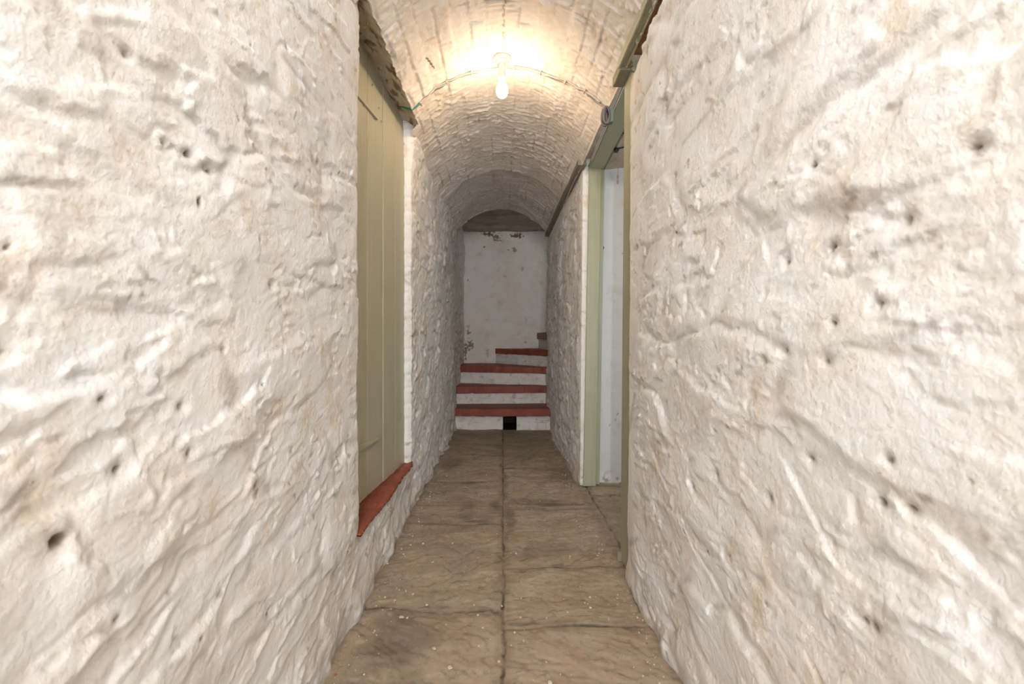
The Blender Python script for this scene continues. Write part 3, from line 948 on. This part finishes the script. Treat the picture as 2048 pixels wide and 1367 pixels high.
lean_box((.553, .636, 3.095, 3.175), (.592, .673, 3.095, 3.175), 0, 2.17, 'door_post', M['green_frame'])
lean_box((.550, .557, 3.090, 3.15), (.589, .596, 3.090, 3.15), 0, 2.17, 'beading', M['green_frame'], .002)
lean_box((.634, .664, 3.115, 3.180), (.671, .699, 3.115, 3.180), 0.006, 2.165, 'door_stop', M['green_frame'], .003)
lean_box((.536, .60, 1.955, 2.070), (.557, .621, 1.955, 2.080), 0, 2.20, 'door_post', M['green_frame'])
# header: runs along the passage, front face stepped with two beads
def hdr(x_near, x_far, dx0, dx1, z0, z1, y0=1.94, y1=3.17, m=None, name='header', bevel=.003, slope=.0):
    s0 = [(x_near + dx0, y0, z0 - slope), (x_near + dx1, y0, z0 - slope), (x_near + dx1, y0, z1 - slope), (x_near + dx0, y0, z1 - slope)]
    s1 = [(x_far + dx0, y1, z0), (x_far + dx1, y1, z0), (x_far + dx1, y1, z1), (x_far + dx0, y1, z1)]
    v, f = loft([s0, s1]); return adopt(fr, obj(name, v, f, m or M['green_dark'], None, bevel))


hdr(.556, .594, .0, .094, 2.160, 2.203, m=M['green_frame'], slope=.015)
hdr(.556, .594, -.005, .002, 2.163, 2.176, m=M['green_frame'], name='beading', slope=.015, bevel=.002)
hdr(.556, .594, -.006, .000, 2.182, 2.192, m=M['green_frame'], name='beading', slope=.015, bevel=.002)
hdr(.556, .594, -.0058, .001, 2.177, 2.1812, m=M['timber'], name='gap_shadow_strip', slope=.015, bevel=0)  # solid dark strip standing in for the shaded line between the beads
hdr(.556, .594, .085, .115, 2.172, 2.215, m=M['board'], name='door_stop', slope=.015)
# latch keep and knob on the far post
p = (.668, 3.14, 1 + (VY - 495) / F * 3.14)
v, f = box_vf(p[0] - .006, p[0] + .002, p[1] - .02, p[1] + .02, p[2] - .045, p[2] + .045)
adopt(fr, obj('latch_keep', v, f, M['knob'], None, .002))
v, f = lathe([(.003, 0), (.006, .002), (.006, .010), (.012, .014), (.014, .022), (.010, .030), (.003, .033)], 16)
v = [(p[0] + q[2], p[1] + q[0], p[2] + q[1]) for q in v]
adopt(fr, obj('latch_knob', v, f, M['knob'], None, 0, True))
v, f = prism([(.517, 2.05), (.545, 2.04), (.545, 2.085), (.528, 2.09)], 0, .045)
adopt(fr, obj('foot_block', v, f, M['board'], None, .003))

# mouldings and boards at the springing on the right
def rail(name, secs, m, parent=None, bevel=.002):
    v, f = loft(secs); return obj(name, v, f, m, parent, bevel)


def rect(x0, x1, y, z0, z1): return [(x0, y, z0), (x1, y, z0), (x1, y, z1), (x0, y, z1)]


tr = empty('trim_1', (.52, 1.2, 2.16)); tag(tr, 'moulded green timber plate where the vault meets the right wall', kind='structure')
for nm, x0, x1, z0, z1, m in (('moulding', .494, .503, 2.160, 2.200, 'green_frame'), ('face_board', .505, .528, 2.168, 2.205, 'green_dark'),
                              ('bead', .523, .533, 2.158, 2.20, 'green_frame'), ('wall_plate', .530, .600, 2.185, 2.235, 'timber')):
    o = rail(nm, [rect(x0, x1, -.5, z0 - .002, z1), rect(x0, x1, 1.0, z0, z1), rect(x0 + .002, x1 + .002, 1.955 if nm != 'wall_plate' else 1.90, z0, z1)], M[m])
    adopt(tr, o)
v, f = box_vf(.505, .556, 1.95, 2.09, 2.155, 2.20)
o = adopt(tr, obj('end_block', v, f, M['board'], None, .004))
tb = rail('trim_2', [rect(.503, .560, 3.03, 2.160, 2.195), rect(.492, .548, 4.1, 2.166, 2.20), rect(.486, .535, 5.20, 2.172, 2.205)], M['board'], None, .002)
tag(tb, 'narrow dark grey green board along the springing of the vault', kind='structure')
v, f = loft([[(.50, 3.00, 2.205), (.60, 3.00, 2.20), (.60, 3.05, 2.20), (.50, 3.05, 2.205)], [(.50, 3.00, 2.222), (.60, 3.00, 2.222), (.60, 3.05, 2.222), (.50, 3.05, 2.222)]])

# ------------------------------------------------------------------ lamp
LY = 2.315
lamp = empty('ceiling_lampholder', (0, LY, 2.43))
tag(lamp, 'white ceiling lampholder with a lit bare bulb under the brick vault', 'light')
cz = 2.436
LX = -.002
def lput(name, prof, m, n=48, smooth=True):
    v, f = lathe(prof, n, LX, LY, cz); o = obj(name, v, f, M[m], None, 0, smooth); adopt(lamp, o)
    e = o.modifiers.new('edge', 'EDGE_SPLIT'); e.split_angle = math.radians(40); return o


lput('base_plate', [(.040, .0), (.046, -.004), (.047, -.018), (.044, -.023), (.036, -.025), (.0355, -.033), (.033, -.038), (.022, -.040), (.010, -.040)], 'porcelain')
sock = lput('socket', [(.012, -.036), (.0185, -.040), (.0180, -.060), (.0180, -.100), (.0215, -.104), (.0215, -.110), (.0185, -.111), (.0165, -.108), (.0165, -.085), (.004, -.085)], 'porcelain')
for a in (-2.3, -.75):
    v, f = lathe([(.001, .002), (.003, .002), (.003, -.002), (.001, -.003)], 10, LX + .030 * math.cos(a), LY + .030 * math.sin(a), cz - .036)
    adopt(lamp, obj('screw', v, f, M['screw']))
prof = [(.004, -.086), (.0120, -.088), (.0125, -.112)]
lput('bulb_cap', prof + [(.0125, -.116), (.004, -.117)], 'brass')
bp = [(.0128, -.114), (.0132, -.122), (.0165, -.132), (.0225, -.143), (.0278, -.155), (.0305, -.168), (.0300, -.181), (.0262, -.193), (.0195, -.202), (.0110, -.207), (.0020, -.209)]
lput('light_bulb', bp, 'bulb')['label'] = 'glowing frosted glass bulb'

# assumed second bulb, added out of view behind the camera, with a whiter globe
tm = M['bulb'].copy(); tm.name = 'lit_white_glass'
bn = tm.node_tree.nodes['Principled BSDF']; bn.inputs['Emission Color'].default_value = (1, .985, .975, 1)
bn.inputs['Emission Strength'].default_value = ASSUMED_BULB_STRENGTH
rear = lamp.copy(); col.objects.link(rear); rear.location = (0, -.80, 2.43)
rear['label'] = 'assumed white ceiling lampholder with a lit white bulb, added behind the camera'
for ch in list(lamp.children):
    c = ch.copy(); col.objects.link(c); c.parent = rear; c.matrix_parent_inverse = ch.matrix_parent_inverse.copy()
    if ch.name.startswith('light_bulb'):
        c.data = ch.data.copy(); c.data.materials[0] = tm

# ------------------------------------------------------------------ cable over the vault
def vz(x, y, drop):
    R, zc = .666, 2.43
    s = math.asin(max(-1, min(1, x / R))) * R
    h = float(brick_disp(np.array([s]), np.array([y]))[0][0])
    a = s / R; r = R - max(h, 0) - drop
    return (r * math.sin(a), y, zc - R + r * math.cos(a))


cb = empty('electric_cable', (0, 2.38, 2.4))
tag(cb, 'bundle of pale painted cables clipped across the vault behind the bulb', 'cable')


def cy(x):      # how far along the passage the run sits
    if x < 0: return 2.40 + .010 * math.sin(x * 9)
    return 2.375 - .05 * (x / .5) + .03 * math.sin(x * 7)


for k, (mt, dy, dr) in enumerate((('cable', -.0075, .005), ('cable', .0, .006), ('cable_grey', .0075, .005))):
    pts = []
    for i in range(90):
        x = -.455 + .955 * i / 89
        tw = .0025 * math.sin(i * .33 + k * 2.1)
        pts.append(vz(x, cy(x) + dy + tw, dr + .0015 * math.sin(i * .5 + k)))
    v, f = tube(pts, .0036, 8)
    adopt(cb, obj('cable_strand', v, f, M[mt], None, 0, True))
pts = [(-.56, 2.46, 2.262), (-.53, 2.44, 2.245), (-.505, 2.42, 2.225), (-.480, 2.405, 2.212), vz(-.45, 2.40, .006)]
v, f = tube(pts, .0055, 8); o = adopt(cb, obj('cable_strand', v, f, M['cable_green'], None, 0, True)); o['label'] = 'bare green cable end by the door head'
for x in (-.445, -.30, -.165, -.035, .060, .20, .33, .425):
    y = cy(x); c = vz(x, y, .006)
    a = math.asin(c[0] / .666)
    V = []
    for (dx, dy, dz) in [(sx * .004, sy * .016, sz) for sz in (-.007, .004) for sx, sy in ((-1, -1), (1, -1), (1, 1), (-1, 1))]:
        V.append((c[0] + dx * math.cos(a) + dz * math.sin(a), c[1] + dy, c[2] - dx * math.sin(a) + dz * math.cos(a)))
    Fc = [[0, 3, 2, 1], [4, 5, 6, 7], [0, 1, 5, 4], [1, 2, 6, 5], [2, 3, 7, 6], [3, 0, 4, 7]]
    adopt(cb, obj('cable_clip', V, Fc, M['clip'], None, .002))

lp = empty('cable_loop', (.515, 2.29, 2.16))
tag(lp, 'dark grey oval loop of cable hanging on the green door head', 'cable')
for k, (oy, ox, rz_, rw) in enumerate(((-.012, 0, .040, .015), (.0, .005, .036, .013), (.010, -.003, .042, .016))):
    pts = []
    for i in range(33):
        a = 2 * math.pi * i / 32
        pts.append((.519 + ox + rw * math.cos(a), 2.28 + oy + .004 * math.sin(a * 2), 2.117 + rz_ * math.sin(a)))
    v, f = tube(pts, .0065, 8); adopt(lp, obj('cable_coil', v, f, M['loop'], None, 0, True))
v, f = tube([(.519, 2.28, 2.155), (.516, 2.30, 2.175), vz(.49, 2.33, .006), vz(.475, 2.335, .006)], .006, 8)
adopt(lp, obj('cable_tail', v, f, M['cable_grey'], None, 0, True))
v, f = box_vf(.534, .554, 2.27, 2.31, 2.085, 2.150)
adopt(lp, obj('tape_pad', v, f, M['tape'], None, .003))

# ------------------------------------------------------------------ small things in the side room
pc = empty('pull_cord', (.80, 3.10, 2.30)); tag(pc, 'thin pull cord with two small pale beads in the side room', 'cord')
py_ = 3.12; pxx = (1236 - VX) / F * py_
def rz(py): return 1 + (VY - py) / F * py_
v, f = tube([(pxx, py_, 2.32), (pxx + .001, py_, rz(340)), (pxx - .001, py_, rz(366))], .0020, 6); adopt(pc, obj('cord', v, f, M['cord'], None, 0, True))
for yy, rr in ((352, .0085), (355.5, .008)):
    v, f = lathe([(.002, .009), (.8 * rr, .006), (rr, 0), (.8 * rr, -.006), (.002, -.009)], 14, pxx - .002, py_, rz(yy)); adopt(pc, obj('bead', v, f, M['cord'], None, 0, True))
v, f = lathe([(.002, .014), (.007, .008), (.0085, -.002), (.006, -.011), (.002, -.014)], 14, pxx - .003, py_, rz(364)); adopt(pc, obj('pull_knob', v, f, M['bead'], None, 0, True))

br = empty('wall_cable', (.72, 2.9, 2.25)); tag(br, 'black cable with a bracket under the side room ceiling', 'cable')
def rp(px, py, y): return ((px - VX) / F * y, y, 1 + (VY - py) / F * y)
pts = [rp(1228, 299, 2.78), rp(1236, 297, 2.78), rp(1244, 295, 2.78), rp(1252, 293, 2.78), rp(1270, 290, 2.80)]
v, f = tube(pts, .0050, 8); adopt(br, obj('cable_strand', v, f, M['black_tape'], None, 0, True))
c = rp(1233, 299, 2.78); v, f = box_vf(c[0] - .012, c[0] + .012, 2.76, 2.80, c[2] - .012, c[2] + .006); adopt(br, obj('bracket', v, f, M['black_tape'], None, .003))
v, f = tube([rp(1246, 266, 2.55), rp(1256, 266, 2.55), rp(1275, 266, 2.56)], .004, 8); adopt(br, obj('cable_strand', v, f, M['black_tape'], None, 0, True))

# ------------------------------------------------------------------ flakes of limewash and grit along the floor
V = []; Fc = []; mi = []
def flake(x, y, r, m):
    h = float(floor_h(np.array([x]), np.array([y]))[0][0]); k = rnd.randint(5, 7); a0 = rnd.random() * 6
    n0 = len(V); pts = [(x + r * rnd.uniform(.5, 1.1) * math.cos(a0 + i * 6.283 / k), y + r * rnd.uniform(.5, 1.1) * math.sin(a0 + i * 6.283 / k)) for i in range(k)]
    v, f = prism(pts, h - .001, h + min(.0035, r * .7))
    V.extend(v); Fc.extend([[i + n0 for i in q] for q in f]); mi.extend([m] * len(f))
for _ in range(420):
    y = rnd.uniform(1.3, 3.4) ** 1.0; x = rnd.uniform(-.50, .52)
    if rnd.random() < .55:
        x = rnd.choice((-1, 1)) * (.50 - abs(rnd.gauss(0, .06)))
    flake(x, y, abs(rnd.gauss(.0012, .0013)) + .0007, 0 if rnd.random() < .85 else 1)
for px, py, r in ((905, 1085, .005), (853, 1205, .006), (803, 1232, .010), (815, 1233, .005), (868, 1292, .007), (900, 1330, .009), (1181, 1214, .006), (1180, 1190, .005),
                  (826, 1185, .005), (790, 1200, .006), (1100, 1370, .006), (775, 1127, .005), (846, 1088, .005), (670, 1348, .006), (998, 1320, .005), (1093, 1234, .005)):
    y = F / (py - VY); flake((px - VX) / F * y, y, r, 0 if px != 670 else 1)
o = link('paint_flakes', V, Fc, [M['flake'], M['brick_chip']], None, False, None, mi)
tag(o, 'scattered limewash flakes and grit on the flagstones', 'flakes', kind='stuff')
